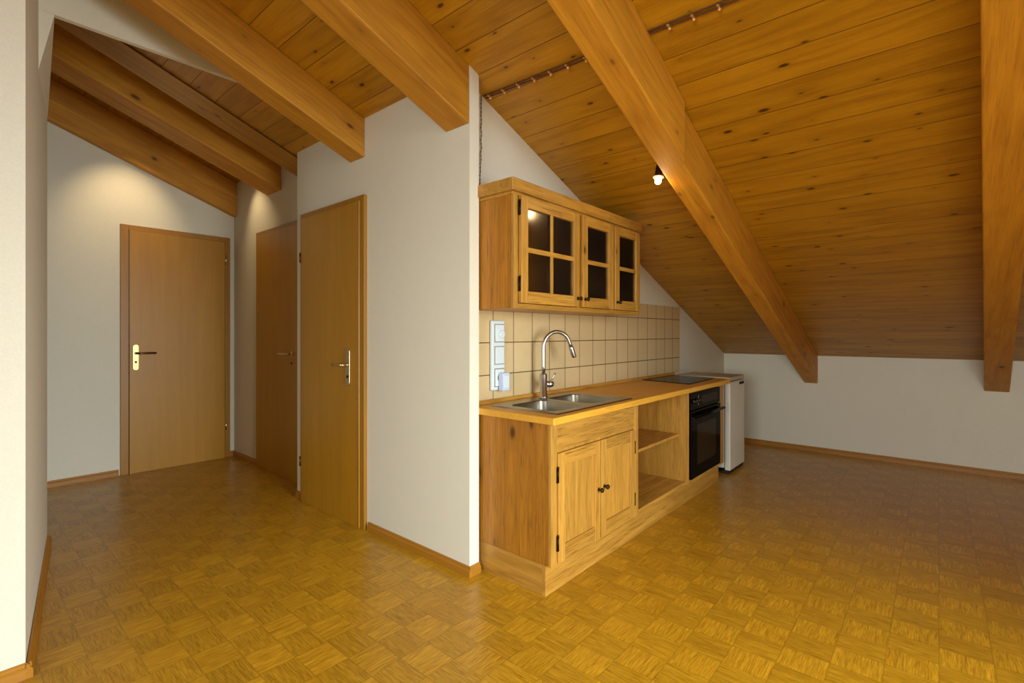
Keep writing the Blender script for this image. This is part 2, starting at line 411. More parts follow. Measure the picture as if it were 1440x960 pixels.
for a, b, zb in ((3.83, D2[1], D2[2]), (D2[1], YB, 0)):
    m.hexa([(XR, a, zb), (XR + .1, a, zb), (XR + .1, a, ceil_z(XR + .1, c2)), (XR, a, ceil_z(XR, c2))],
           [(XR, b, zb), (XR + .1, b, zb), (XR + .1, b, ceil_z(XR + .1, c2)), (XR, b, ceil_z(XR, c2))])
struct(m.build('wall_hall', 'wall'))
struct(wall_with_door(YB, .1, -.9, XR + .1, c2, D1, 'y').build('wall_back', 'wall'))
m = MB(); x0 = XP + .065
m.poly([(x0, YK, 0), (XK, YK, 0), (XK, YK, ceil_z(XK)), (x0, YK, ceil_z(x0))], (0, .1, 0))
struct(m.build('wall_kitchen', 'wall'))
m = MB(); m.poly([(XK, YW, 0), (XK, YK + .1, 0), (XK, YK + .1, ceil_z(XK)), (XK, YW, ceil_z(XK))], (.12, 0, 0))
struct(m.build('wall_right', 'wall'))
# left wall end: face towards the camera, slightly skewed long side, far end inside the hall
A0, A1 = Vector((.190, 2.41)), Vector((.392, 3.85))
def onA(y): return A0.x + (A1.x - A0.x) * (y - A0.y) / (A1.y - A0.y)
m = MB(); xm = onA(3.1)
m.hexa([(A0.x, A0.y, 0), (A0.x, A0.y, ceil_z(A0.x)), (A0.x - .3, A0.y, ceil_z(A0.x - .3)), (A0.x - .3, A0.y, 0)],
       [(xm, 3.1, 0), (xm, 3.1, ceil_z(xm)), (xm - .3, 3.1, ceil_z(xm - .3)), (xm - .3, 3.1, 0)])
m.hexa([(xm, 3.1, 0), (xm, 3.1, 2.432), (xm - .3, 3.1, 2.432), (xm - .3, 3.1, 0)],
       [(A1.x, A1.y, 0), (A1.x, A1.y, 2.432), (A1.x - .3, A1.y, 2.432), (A1.x - .3, A1.y, 0)])
B_ = (.341, 3.1, 2.676)
vs = [m.bm.verts.new(p) for p in ((xm, 3.1, 2.40), B_, (A1.x + .002, A1.y, 2.43), (xm - .3, 3.1, 2.676), (A1.x - .3, A1.y, 2.43))]
for f in ((0, 1, 2), (1, 3, 4, 2), (0, 3, 1), (0, 2, 4, 3)): m.bm.faces.new([vs[i] for i in f])
m.poly([(XW, 2.41, 0), (A0.x - .3, 2.41, 0), (A0.x - .3, 2.41, ceil_z(A0.x - .3)), (XRG, 2.41, zr), (XW, 2.41, zl)], (0, .12, 0))
struct(m.build('wall_left', 'wall'))
# plaster header with a level lower edge over the hall opening
m = MB(); xe = (C0 - 2.675) / CS
m.poly([(xm - .1, 3.1, 2.675), (xe, 3.1, 2.675), (xm - .1, 3.1, ceil_z(xm - .1))], (0, .03, 0))
struct(m.build('wall_header', 'wall'))
# hidden hall end behind the left wall
m = MB(); m.poly([(-.9, 2.53, 0), (-.9, YB, 0), (-.9, YB, ceil_z(-.9, c2)), (-.9, 2.53, zr)], (-.1, 0, 0))
struct(m.build('wall_hall_left', 'wall'))
# window wall behind the camera and far left wall, both with window openings
WN = [(.20, 1.9, .05, 2.1)]; WL = (-1.6, .6, .85, 2.1)
m = MB()
xs = [XW] + [v for w in WN for v in w[:2]] + [XK + .12]
def top(x): return ceil_z(x) if x > XRG else zr - CS * (XRG - x)
def wseg(a, b, z0=None, z1=None):
    pts = [(a, YW, z0 or 0), (b, YW, z0 or 0)]
    if z1 is None:
        pts.append((b, YW, top(b)))
        if a < XRG < b: pts.append((XRG, YW, zr))
        pts.append((a, YW, top(a)))
    else: pts += [(b, YW, z1), (a, YW, z1)]
    m.poly(pts, (0, -.1, 0))
wseg(xs[0], xs[1]); wseg(xs[2], xs[3])
for w in WN: wseg(w[0], w[1], w[3]); wseg(w[0], w[1], 0.001, w[2])
struct(m.build('wall_front', 'wall'))
m = MB(); m.box(XW - .1, XW, YW - .1, WL[0], 0, zl + .04).box(XW - .1, XW, WL[1], 2.53, 0, zl + .04).box(XW - .1, XW, WL[0], WL[1], 0, WL[2]).box(XW - .1, XW, WL[0], WL[1], WL[3], zl + .04); struct(m.build('wall_far_left', 'wall'))
for k, (a, b, z0, z1) in enumerate(WN):
    m = MB(); f = .06
    m.box(a, b, YW - .08, YW - .02, z0, z0 + f).box(a, b, YW - .08, YW - .02, z1 - f, z1)
    for x in (a, (a + b) / 2 - f / 2, b - f): m.box(x, x + f, YW - .08, YW - .02, z0 + f, z1 - f)
    w = struct(m.build('window_%d' % (k + 2), 'frame_white', origin=((a + b) / 2, YW, z0)))
    MB().box(a + .06, b - .06, YW - .052, YW - .048, z0 + .06, z1 - .06).build('pane', 'winglass', w)

m = MB(); f = .06; a, b, z0, z1 = WL
m.box(XW - .08, XW - .02, a, b, z0, z0 + f).box(XW - .08, XW - .02, a, b, z1 - f, z1)
for y in (a, (a + b) / 2 - f / 2, b - f): m.box(XW - .08, XW - .02, y, y + f, z0 + f, z1 - f)
w = struct(m.build('window_1', 'frame_white', origin=(XW, (a + b) / 2, z0)))
MB().box(XW - .052, XW - .048, a + .06, b - .06, z0 + .06, z1 - .06).build('pane', 'winglass', w)

# ------------------------------------------------------------------ baseboards
def baseb(name, p0, p1, n, mat, h=.050, d=.015):
    """board along p0-p1 (xy), sticking out along n"""
    m = MB(); p0 = Vector((*p0, 0)); p1 = Vector((*p1, 0)); n = Vector((*n, 0))
    prof = [(0, 0), (d, 0), (d, h * .62), (d * .55, h * .78), (d * .55, h * .92), (d * .3, h), (0, h)]
    a = [m.bm.verts.new(p0 + n * u + Vector((0, 0, v))) for u, v in prof]; b = [m.bm.verts.new(p1 + n * u + Vector((0, 0, v))) for u, v in prof]
    m.bm.faces.new(a); m.bm.faces.new(b[::-1])
    for i in range(len(prof)): m.bm.faces.new((a[i], b[i], b[(i + 1) % len(prof)], a[(i + 1) % len(prof)]))
    o = m.build(name, mat, origin=tuple(p0)); struct(o); return o
baseb('baseboard_partition', (XP, YN - .015), (XP, D3[0] - .045), (-1, 0), 'base_y')
baseb('baseboard_partition', (XP, D3[1] + .045), (XP, YE), (-1, 0), 'base_y')
baseb('baseboard_partition', (XP, YN), (XP + .066, YN), (0, -1), 'base')
baseb('baseboard_hall', (XR, D2[1] + .03), (XR, YB), (-1, 0), 'base_y')
baseb('baseboard_back', (-.9, YB), (D1[0] - .02, YB), (0, -1), 'base')
baseb('baseboard_back', (D1[1] + .01, YB), (XR, YB), (0, -1), 'base')
baseb('baseboard_right', (XK, YW), (XK, YK), (-1, 0), 'base_y')
baseb('baseboard_left', (XW, 2.41), (A0.x + .015, 2.41), (0, -1), 'base', h=.05, d=.018)
nA = Vector((A1.y - A0.y, -(A1.x - A0.x))).normalized()
baseb('baseboard_left', (A0.x, A0.y - .018), (A1.x, A1.y), tuple(nA), 'base_y', h=.05, d=.018)

# ------------------------------------------------------------------ tiles
m = MB(); ct = lambda z: (C0 - z) / CS
m.poly([(1.767, YK, .84), (4.485, YK, .84), (4.485, YK, 1.436), (1.767, YK, 1.436)], (0, -.008, 0))
tag(m.build('tile_backsplash', 'tile'), 'square beige wall tiles with dark joints above the worktop', 'tiles')

# ------------------------------------------------------------------ rafters
def rafter(label, xa, xb, ya, yb, wa, wb, drop, ctop=C0, notch=None, group='sloping rafters under the board ceiling'):
    """ya/yb: near face at x=xa / xb, wa/wb widths; plumb-cut ends"""
    m = MB(); cs = ctop - drop
    def ring(x, y, w, dy=0):
        return [(x, y + dy, ceil_z(x, cs)), (x, y + w, ceil_z(x, cs)), (x, y + w, ceil_z(x, ctop)), (x, y + dy, ceil_z(x, ctop))]
    def at(x):
        t_ = (x - xa) / (xb - xa); return ya + (yb - ya) * t_, wa + (wb - wa) * t_
    if not notch:
        secs = [ring(xa, ya, wa), ring(xb, yb, wb)]
    else:
        xn, dy = notch; secs = [ring(xa, ya, wa)]
        y, w = at(xn)
        secs.append(ring(xn, y, w)); 
        r = ring(xn + .012, y, w, dy * .6); secs.append(r)
        r = ring(xn + .03, y, w, dy); secs.append(r)
        y, w = at(xb); secs.append(ring(xb, y, w, dy))
    rows = [[m.bm.verts.new(p) for p in s_] for s_ in secs]
    m.bm.faces.new(rows[0]); m.bm.faces.new(rows[-1][::-1])
    for a, b in zip(rows, rows[1:]):
        for i in range(4): m.bm.faces.new((a[i], b[i], b[(i + 1) % 4], a[(i + 1) % 4]))
    y0 = ya
    xf = Matrix.Translation((xb, yb, ceil_z(xb, cs))) @ Matrix.Rotation(ANG, 4, 'Y')
    o = m.build('rafter', 'beam', xf=xf, bevel=.007, seg=2)
    return tag(o, label, 'beam', group)
rafter('broad rafter whose lower end rests on the white wall above the nearest door', onA(2.84) + .002, XP, 2.665, 2.667, .165, .163, .239)
rafter('rafter ending at the white wall corner, just left of the wall cabinet', XRG, XP, 1.79, 1.748, .155, .172, .287)
rafter('long rafter passing beside the small lit spot lamp down to the low wall', XRG, XK, .905, .897, .132, .14, .28, notch=(2.29, .020))
rafter('upright-looking rafter at the far right edge of the picture', XRG, XK, -.085, -.445, .145, .152, .262)
rafter('hallway rafter with a pale underside ending on the wall above the middle door', XRG, XR, 4.19, 4.19, .27, .27, .251, ctop=c2)
rafter('dark rafter lying along the top of the back hallway wall', XRG, XR, 5.145, 5.145, .072, .072, .326, ctop=c2)

# ------------------------------------------------------------------ doors
def lever(parent, axis, p, direction, plate_wh, mats, name='door_handle', plate_t=.006, length=.125):
    """axis: outward normal of the door as a vector"""
    n = Vector(axis); d = Vector(direction); p = Vector(p)
    w, zlo, zhi = plate_wh
    m = MB(); s_ = d * (w / 2)
    if plate_t:
        k = 14; pts = []
        zc0, zc1 = p.z + zlo + w / 2, p.z + zhi - w / 2
        for i in range(k + 1):
            a = PI * i / k; pts.append(Vector((p.x, p.y, zc1)) + d * (w / 2 * math.cos(a)) + Vector((0, 0, w / 2 * math.sin(a))))
        for i in range(k + 1):
            a = PI + PI * i / k; pts.append(Vector((p.x, p.y, zc0)) + d * (w / 2 * math.cos(a)) + Vector((0, 0, w / 2 * math.sin(a))))
        m.poly(pts, n * plate_t)
    pl = m.build('handle_plate', mats[0], parent, bevel=.0015)
    b = p + n * plate_t
    m = MB(); m.cyl(b, b + n * .010, .011); m.tube([b + n * .01, b + n * .035, b + n * .045 + d * .008, b + n * .05 + d * .025, b + n * .05 + d * length], .0085)
    m.build('lever', mats[1], pl)
    kh = p + n * plate_t + Vector((0, 0, -.075))
    MB().cyl(kh, kh + n * .003, .009).build('lock_cylinder', 'iron', pl)
    return pl

def door_y(name, x0, x1, ztop, y, hinge_right=True):
    """door in a wall of constant y, seen from -y"""
    o = MB(); cw = .045
    o.box(x0 - .01, x0 + cw, y - .022, y + .02, 0, ztop).box(x1 - cw + .01, x1 + .01, y - .022, y + .02, 0, ztop).box(x0 + cw, x1 - cw + .01, y - .022, y + .02, ztop - cw, ztop)
    fr = struct(o.build(name, 'casing', origin=((x0 + x1) / 2, y, 0), bevel=.002))
    lf = MB().box(x0 + cw + .004, x1 - cw + .005, y - .030, y + .09, .0, ztop - cw - .001).build('door_leaf', 'door', fr, bevel=.002)
    return fr, lf
fr, lf = door_y('door_1', D1[0], D1[1], D1[2], YB)
lever(lf, (0, -1, 0), (1.082, YB - .030, 1.025), (1, 0, 0), (.042, -.145, .075), ('brass', 'bronze'), length=.135)
for z in (1.86, .27):
    MB().cyl((D1[1] - .032, YB - .036, z), (D1[1] - .032, YB - .036, z + .08), .008).build('hinge', 'satin', fr)

def door_x(name, y0, y1, ztop, x, hinge_far=True):
    o = MB(); cw = .045
    o.box(x - .022, x + .02, y0 - .045, y0, 0, ztop + .012).box(x - .022, x + .02, y1, y1 + (.02 if hinge_far else .03), 0, ztop + .012)
    o.box(x - .022, x + .02, y0, y1, ztop - .018, ztop + .012)
    fr = struct(o.build(name, 'casing', origin=(x, (y0 + y1) / 2, 0), bevel=.002))
    lf = MB().box(x - .028, x + .09, y0 + .001, y1 - .001, .0, ztop - .019).build('door_leaf', 'door', fr, bevel=.0025)
    return fr, lf
fr, lf = door_x('door_3', D3[0] + .02, D3[1], D3[2], XP)
MB().box(XP - .0295, XP - .027, D3[0] + .023, D3[0] + .030, .01, D3[2] - .03).build('edge_strip', 'satin', lf)
lever(lf, (-1, 0, 0), (XP - .028, 2.81, .999), (0, 1, 0), (.045, -.135, .105), ('satin', 'satin'), length=.10)
for z in (1.70, .25):
    MB().cyl((XP - .032, D3[1] + .004, z), (XP - .032, D3[1] + .004, z + .07), .005).build('hinge', 'bronze', fr)
fr, lf = door_x('door_2', D2[0], D2[1], D2[2], XR)
lever(lf, (-1, 0, 0), (XR - .028, 3.93, 1.03), (0, 1, 0), (.038, -.02, .02), ('satin', 'satin'), length=.13)

# ------------------------------------------------------------------ kitchen base units
KX0, KX1 = 1.785, 4.16
YF, ZT, ZB = 1.325, .787, .148
YCB = YK - .002
def panel_door(parent, x0, x1, z0, z1, y, hinge_left=True, knob=True):
    """frame-and-panel door: stiles/rails stand proud of a recessed panel"""
    st, rl, th = .052, .062, .02
    a0, a1, b0, b1 = x0 + st, x1 - st, z0 + rl + .01, z1 - rl
    dr = MB().box(x0 + .004, x1 - .004, y - .009, y - .002, z0 + .004, z1 - .004).build('cabinet_door', 'oak_v', parent)
    for u, v in ((x0, a0), (a1, x1)): MB().box(u, v, y - th, y - .0005, z0, z1).build('door_stile', 'oak_v', dr, bevel=.0022)
    for u, v in ((z0, b0), (b1, z1)): MB().box(a0, a1, y - th + .001, y - .0005, u, v).build('door_rail', 'oak_x', dr, bevel=.002)
    return dr
def knob(parent, x, y, z, r=.013):
    MB().lathe((x, y, z), [(.009, 0), (.006, -.003), (.005, -.012), (r * .8, -.016), (r, -.022), (r * .75, -.028), (.004, -.030)], 'y').build('knob', 'knob', parent)
def cab_hinge(parent, x, y, z):
    m = MB(); m.box(x - .006, x + .006, y - .003, y, z - .035, z + .035).cyl((x, y - .005, z - .032), (x, y - .005, z + .032), .005, n=12)
    m.lathe((x, y - .005, z + .032), [(.005, 0), (.0065, .004), (.002, .010)], 'z', 10)
    m.build('hinge', 'iron', parent)

S0, S1, O0, O1 = KX0, 2.612, 3.40, 4.035      # sink unit / open shelves / oven housing borders
t = thing('sink_cabinet', 'oak base cabinet with two panelled doors under the sink', 'cabinet', (S0, YF, 0), 'oak kitchen base units')
m = MB(); m.box(S0, S0 + .018, YF + .002, YCB, ZB, ZT); m.build('side_panel', 'oak_side', t, bevel=.0015)
m = MB(); m.box(S1 - .036, S1 - .018, YF + .002, YCB, ZB, ZT); m.build('side_panel', 'oak_v', t)
MB().box(S0 + .018, S1 - .036, YF + .02, YCB, ZB, ZB + .018).build('bottom_panel', 'oak_in', t); MB().box(S0 + .018, S1 - .036, YCB - .01, YCB, ZB + .018, ZT - .2).build('back_panel', 'oak_in', t)
for u, v in ((S0 - .001, S0 + .046), (S1 - .032, S1 - .001)): MB().box(u, v, YF - .012, YF + .002, ZB - .004, ZT).build('face_frame_stile', 'oak_v', t, bevel=.001)
MB().box(S0 + .046, S1 - .032, YF - .014, YF + .004, .665, ZT - .004).build('false_drawer', 'oak_x', t, bevel=.002)
MB().box(S0 + .046, S1 - .032, YF - .008, YF + .002, .652, .664).build('dark_rail', 'oak_in', t)
dm = (S0 + .046 + S1 - .032) / 2
d1 = panel_door(t, S0 + .049, dm - .004, ZB + .002, .650, YF); d2 = panel_door(t, dm + .004, S1 - .034, ZB + .002, .650, YF, False)
knob(d1, dm - .026, YF - .02, .405); knob(d2, dm + .030, YF - .02, .410)
for z in (.24, .55): cab_hinge(d1, S0 + .046, YF - .013, z); 
for z in (.25, .545): cab_hinge(d2, S1 - .033, YF - .013, z)

t = thing('shelf_unit', 'open oak base unit with one middle shelf between sink cabinet and oven', 'cabinet', (S1, YF, 0), 'oak kitchen base units')
MB().box(S1 + .0005, S1 + .022, YF - .012, YCB, ZB - .004, ZT).build('side_panel', 'oak_v', t, bevel=.001)
MB().box(O0 - .018, O0, YF - .002, YCB, ZB - .004, ZT).build('side_panel', 'oak_v', t, bevel=.001)
MB().box(S1 + .022, O0 - .018, YCB - .02, YCB - .002, ZB + .018, ZT).build('back_panel', 'oak_v', t)
MB().box(S1 + .022, O0 - .018, YF + .002, YCB - .002, ZB + .0, ZB + .018).build('bottom_panel', 'oak_x', t, bevel=.001)
MB().box(S1 + .0225, O0 - .0185, YF + .05, YCB - .022, .475, .493).build('shelf', 'oak_x', t, bevel=.001)

t = thing('oven_housing', 'oak oven housing panels at the right end of the base units', 'cabinet', (O0, YF, 0), 'oak kitchen base units')
MB().box(O0 + .0005, O0 + .018, YF - .006, YCB, ZB - .004, ZT).build('side_panel', 'oak_v', t, bevel=.001)
MB().box(O1, KX1, YF - .002, YF + .018, ZB - .004, ZT).build('front_filler', 'oak_v', t, bevel=.001)
MB().box(KX1 - .018, KX1, YF + .0185, YCB, ZB - .004, ZT).build('side_panel', 'oak_v', t, bevel=.001)
MB().box(O0 + .018, O1, YF, YF + .018, ZB - .002, ZB + .018).build('bottom_rail', 'oak_x', t)
MB().box(O0 + .018, O1, YF, YF + .018, ZT - .012, ZT).build('top_rail', 'oak_x', t)

t = thing('built_in_oven', 'black built-in oven with glass door below the cooktop', 'oven', (O0 + .02, YF, ZB))
a, b = O0 + .021, O1 - .003
MB().box(a + .02, b - .02, YF + .0, YF + .45, ZB + .03, ZT - .03).build('oven_body', 'black', t)
cp = MB().box(a, b, YF - .016, YF, .655, ZT - .014).build('control_panel', 'blackglass', t, bevel=.002)
MB().box(a + .20, b - .06, YF - .018, YF - .0155, .685, .745).build('display', 'panelglass', cp)
for kx in (a + .05, a + .11, a + .165):
    MB().lathe((kx, YF - .016, .715), [(.018, 0), (.018, -.006), (.014, -.008), (.013, -.022), (.010, -.024)], 'y').build('oven_knob', 'iron', cp)
MB().box(a + .145, a + .152, YF - .0175, YF - .0155, .68, .75).build('scale_mark', 'mark', cp)
dr = MB().box(a, b, YF - .020, YF, ZB + .022, .648).build('oven_door', 'blackglass', t, bevel=.003)
MB().box(a + .11, b - .11, YF - .0215, YF - .0195, ZB + .11, .545).build('oven_window', 'panelglass', dr, bevel=.001)
m = MB(); m.tube([(a + .015, YF - .048, .612), (b - .004, YF - .048, .612)], .012, 14)
for x in (a + .06, b - .06): m.cyl((x, YF - .048, .612), (x, YF - .018, .612), .009)
m.build('oven_handle', 'black', dr)

PX, PY = 1.792, 1.350
t = thing('plinth', 'oak plinth board running along the floor under the base units', 'plinth', (PX, PY, 0))
MB().box(PX, 4.12, PY, PY + .018, 0, ZB - .0045).build('front_board', 'oak_x', t, bevel=.001)
MB().box(PX, PX + .018, PY + .0185, YCB, 0, ZB - .0045).build('side_board', 'oak_y', t, bevel=.001)

# worktop with a sink cut-out
WX0, WX1, WY0, ZW, WT = 1.765, 4.20, 1.282, .822, .033
SX0, SX1, SY0, SY1 = 1.872, 2.56, 1.345, 1.745
t = thing('worktop', 'continuous oak worktop covering all base units', 'worktop', (WX0, WY0, ZW - WT))
m = MB(); z0, z1 = ZW - WT, ZW
outer = [(WX0, WY0), (WX1, WY0), (4.345, YCB), (WX0, YCB)]
inner = [(SX0, SY0), (SX1, SY0), (SX1, SY1), (SX0, SY1)]
def ringv(z): return [m.bm.verts.new((*p, z)) for p in outer], [m.bm.verts.new((*p, z)) for p in inner]
oT, iT = ringv(z1); oB, iB = ringv(z0)
for i in range(4):
    j = (i + 1) % 4
    m.bm.faces.new((oT[i], oT[j], iT[j], iT[i])); m.bm.faces.new((oB[i], iB[i], iB[j], oB[j]))
    m.bm.faces.new((oB[i], oB[j], oT[j], oT[i])); m.bm.faces.new((iB[i], iT[i], iT[j], iB[j]))
m.build('worktop_slab', 'worktop', t, bevel=.004)
MB().box(1.772, 4.345, YK - .022, YK - .0085, ZW, ZW + .022).build('back_strip', 'oak_x', t, bevel=.003)

# sink
t = thing('kitchen_sink', 'stainless steel sink with two basins let into the worktop', 'sink', (SX0, SY0, ZW))
m = MB(); rim = .018; zt = ZW + .006
def rrect(x0, x1, y0, y1, r, k=6):
    pts = []
    for cx, cy, a0 in ((x1 - r, y1 - r, 0), (x0 + r, y1 - r, PI / 2), (x0 + r, y0 + r, PI), (x1 - r, y0 + r, 1.5 * PI)):
        for i in range(k + 1):
            a_ = a0 + PI / 2 * i / k; pts.append((cx + r * math.cos(a_), cy + r * math.sin(a_)))
    return pts
bas = [(SX0 + .025, SX0 + .315, SY0 + .022, SY1 - .075), (SX0 + .365, SX1 - .030, SY0 + .022, SY1 - .055)]
X0, X1, Y0_, Y1_ = SX0 - rim, SX1 + rim, SY0 - rim, SY1 + rim
# top plate cut in strips around the two basins
cells_x = [X0, bas[0][0], bas[0][1], bas[1][0], bas[1][1], X1]
def plate(x0, x1, y0, y1):
    m.bm.faces.new([m.bm.verts.new(p) for p in ((x0, y0, zt), (x1, y0, zt), (x1, y1, zt), (x0, y1, zt))])
plate(X0, bas[0][0], Y0_, Y1_); plate(bas[0][1], bas[1][0], Y0_, Y1_); plate(bas[1][1], X1, Y0_, Y1_)
for bs in bas: plate(bs[0], bs[1], Y0_, bs[2]); plate(bs[0], bs[1], bs[3], Y1_)
# corner fillers + basins
for bs in bas:
    r = .05; pr = rrect(*bs, r)
    top_ = [m.bm.verts.new((*p, zt)) for p in pr]
    cors = [(bs[1], bs[3]), (bs[0], bs[3]), (bs[0], bs[2]), (bs[1], bs[2])]
    for q, c_ in enumerate(cors):
        cv = m.bm.verts.new((*c_, zt))
        for i in range(6): m.bm.faces.new((cv, top_[q * 7 + i], top_[q * 7 + i + 1]))
    prev = top_; 
    for ins, z, rr in ((.002, zt - .006, .05), (.010, ZW - .14, .048), (.022, ZW - .158, .045), (.045, ZW - .165, .04)):
        cur = [m.bm.verts.new((*p, z)) for p in rrect(bs[0] + ins, bs[1] - ins, bs[2] + ins, bs[3] - ins, rr)]
        for i in range(len(cur)):
            f_ = m.bm.faces.new((prev[i], prev[(i + 1) % len(cur)], cur[(i + 1) % len(cur)], cur[i])); f_.smooth = True
        prev = cur
    m.bm.faces.new(prev)
# outer skirt
sk = [(X0, Y0_), (X1, Y0_), (X1, Y1_), (X0, Y1_)]
a_ = [m.bm.verts.new((*p, zt)) for p in sk]
g_ = .004; sk2 = [(X0 - g_, Y0_ - g_), (X1 + g_, Y0_ - g_), (X1 + g_, Y1_ + g_), (X0 - g_, Y1_ + g_)]
b_ = [m.bm.verts.new((*p, ZW + .0005)) for p in sk2]
for i in range(4): m.bm.faces.new((a_[i], a_[(i + 1) % 4], b_[(i + 1) % 4], b_[i]))
bmesh.ops.remove_doubles(m.bm, verts=m.bm.verts, dist=1e-5)
m.build('sink_bowl', 'steel', t)
for bs in bas:
    cx, cy = (bs[0] + bs[1]) / 2, (bs[2] + bs[3]) / 2
    MB().lathe((cx, cy, ZW - .165), [(.036, .0), (.036, .003), (.03, .002), (.012, .001)], 'z').build('drain', 'chrome', t)

# faucet
FX, FY = 2.268, 1.722; zf = ZW + .006
t = thing('kitchen_faucet', 'tall arched steel faucet with single lever behind the basins', 'faucet', (FX, FY, zf))
MB().lathe((FX, FY, zf), [(.027, 0), (.027, .005), (.021, .008), (.021, .13), (.0165, .138)], 'z', 24).build('faucet_body', 'chrome', t)
pts = [(FX, FY, zf + .13)]; R_ = .088; zc = 1.118
sd = Vector((.90, -.43, 0)).normalized()
pts += [(FX, FY, zf + .18), (FX, FY, zc - .05)]
for i in range(0, 15):
    a_ = PI * (1 - i / 14 * .92); p = Vector((FX, FY, zc)) + sd * (R_ + R_ * math.cos(a_)) + Vector((0, 0, R_ * math.sin(a_))); pts.append(tuple(p))
e = Vector(pts[-1]); dirn = (Vector(pts[-1]) - Vector(pts[-2])).normalized()
pts.append(tuple(e + dirn * .03))
MB().tube(pts, .0115, 16).build('spout', 'chrome', t)
MB().tube([e + dirn * .02, e + dirn * .03, e + dirn * .085, e + dirn * .09], [.0125, .0145, .0150, .013], 16).build('spray_head', 'chrome', t)
s2 = Vector((.93, -.37, 0)).normalized(); hb = Vector((FX, FY, zf + .075))
m = MB(); m.tube([hb + s2 * .015, hb + s2 * .055, hb + s2 * .062], [.019, .019, .016], 18)
m.tube([hb + s2 * .045 + Vector((0, 0, .012)), hb + s2 * .075 + Vector((0, 0, .05)), hb + s2 * .080 + Vector((0, 0, .062))], [.005, .0045, .004], 10)
m.build('lever', 'chrome', t)

# cooktop
t = thing('glass_cooktop', 'black glass cooktop at the right end of the worktop', 'cooktop', (3.6, 1.4, ZW))
m = MB(); q = [(3.575, 1.375), (4.165, 1.400), (4.245, 1.790), (3.66, 1.790)]
m.poly([(x, y, ZW + .0005) for x, y in q], (0, 0, .005)); m.build('glass_plate', 'blackglass', t, bevel=.0015)
for x, y, r in ((3.77, 1.49, .085), (4.03, 1.50, .07), (3.80, 1.69, .07), (4.07, 1.69, .085)):
    m = MB(); n_ = 36
    a1_ = [m.bm.verts.new((x + r * math.cos(2 * PI * k / n_), y + r * math.sin(2 * PI * k / n_), ZW + .0058)) for k in range(n_)]
    a2_ = [m.bm.verts.new((x + (r - .003) * math.cos(2 * PI * k / n_), y + (r - .003) * math.sin(2 * PI * k / n_), ZW + .0058)) for k in range(n_)]
    for k in range(n_): m.bm.faces.new((a1_[k], a1_[(k + 1) % n_], a2_[(k + 1) % n_], a2_[k]))
    m.build('cooking_zone', 'iron', t)

# refrigerator
t = thing('refrigerator', 'small white refrigerator standing at the end of the kitchen units', 'refrigerator', (4.362, 1.33, 0))
fx0, fx1, fy0, fy1 = 4.362, 4.768, 1.385, 1.80
MB().box(fx0 + .004, fx1 - .004, fy0, fy1, .045, .785).build('cabinet_body', 'fridge', t, bevel=.006)
MB().box(fx0 + .02, fx1 - .02, fy0 + .05, fy1, .0, .045).build('foot_base', 'seal', t)
d_ = MB().box(fx0, fx1, 1.332, fy0 - .006, .030, .782).build('fridge_door', 'fridge', t, bevel=.008, seg=3)
MB().box(fx0 + .01, fx1 - .01, fy0 - .006, fy0, .05, .775).build('door_seal', 'mark', d_)
MB().box(fx0 + .25, fx1 - .04, 1.325, 1.3325, .745, .768).build('grip', 'seal', d_, bevel=.003)
m = MB(); m.box(fx0 - .003, fx1 + .003, 1.336, fy1, .788, .822); m.build('top_cover', 'fridge_top', t, bevel=.006, seg=3)
MB().box(fx0 + .002, fx1 - .002, 1.345, 1.40, .0, .028).build('kick_strip', 'seal', t)

# ------------------------------------------------------------------ wall cabinet
UX0, UX1, UY, UZ0, UZ1 = 1.777, 3.075, 1.54, 1.318, 1.865
t = thing('wall_cabinet', 'oak wall cabinet with glazed lattice doors above the sink', 'cabinet', (UX0, UY, UZ0))
MB().box(UX0, UX0 + .018, UY + .001, YCB, UZ0, UZ1).build('side_panel', 'oak_side', t, bevel=.001)
MB().box(UX1 - .018, UX1, UY + .001, YCB, UZ0, UZ1).build('side_panel', 'oak_v', t, bevel=.001)
MB().box(UX0 + .018, UX1 - .018, YCB - .01, YCB, UZ0 + .018, UZ1).build('back_panel', 'oak_in', t)
MB().box(UX0 + .018, UX1 - .018, UY + .001, YCB, UZ0, UZ0 + .018).build('bottom_panel', 'oak_x', t)
MB().box(UX0 + .018, UX1 - .018, UY + .03, YCB - .0105, 1.60, 1.614).build('shelf', 'oak_in', t)
MB().box(2.325, 2.343, UY + .002, YCB - .0105, UZ0 + .018, UZ1 - .001).build('divider', 'oak_in', t)
MB().box(UX0 + .018, UX1 - .018, UY + .001, YCB, UZ1 - .016, UZ1).build('top_panel', 'oak_in', t)
for u, v, q in ((UX0 - .001, UX0 + .032, 0), (2.318, 2.350, .0245), (2.697, 2.719, .0245), (UX1 - .024, UX1 + .001, 0)):
    MB().box(u, v, UY - .014, UY + .001, UZ0 + q, UZ1 - .0045).build('face_frame_stile', 'oak_v', t, bevel=.001)
MB().box(UX0 + .032, UX1 - .024, UY - .013, UY + .001, UZ0, UZ0 + .024).build('bottom_rail', 'oak_x', t, bevel=.001)
m = MB(); cx0, cx1, cy = 1.757, 3.098, 1.516
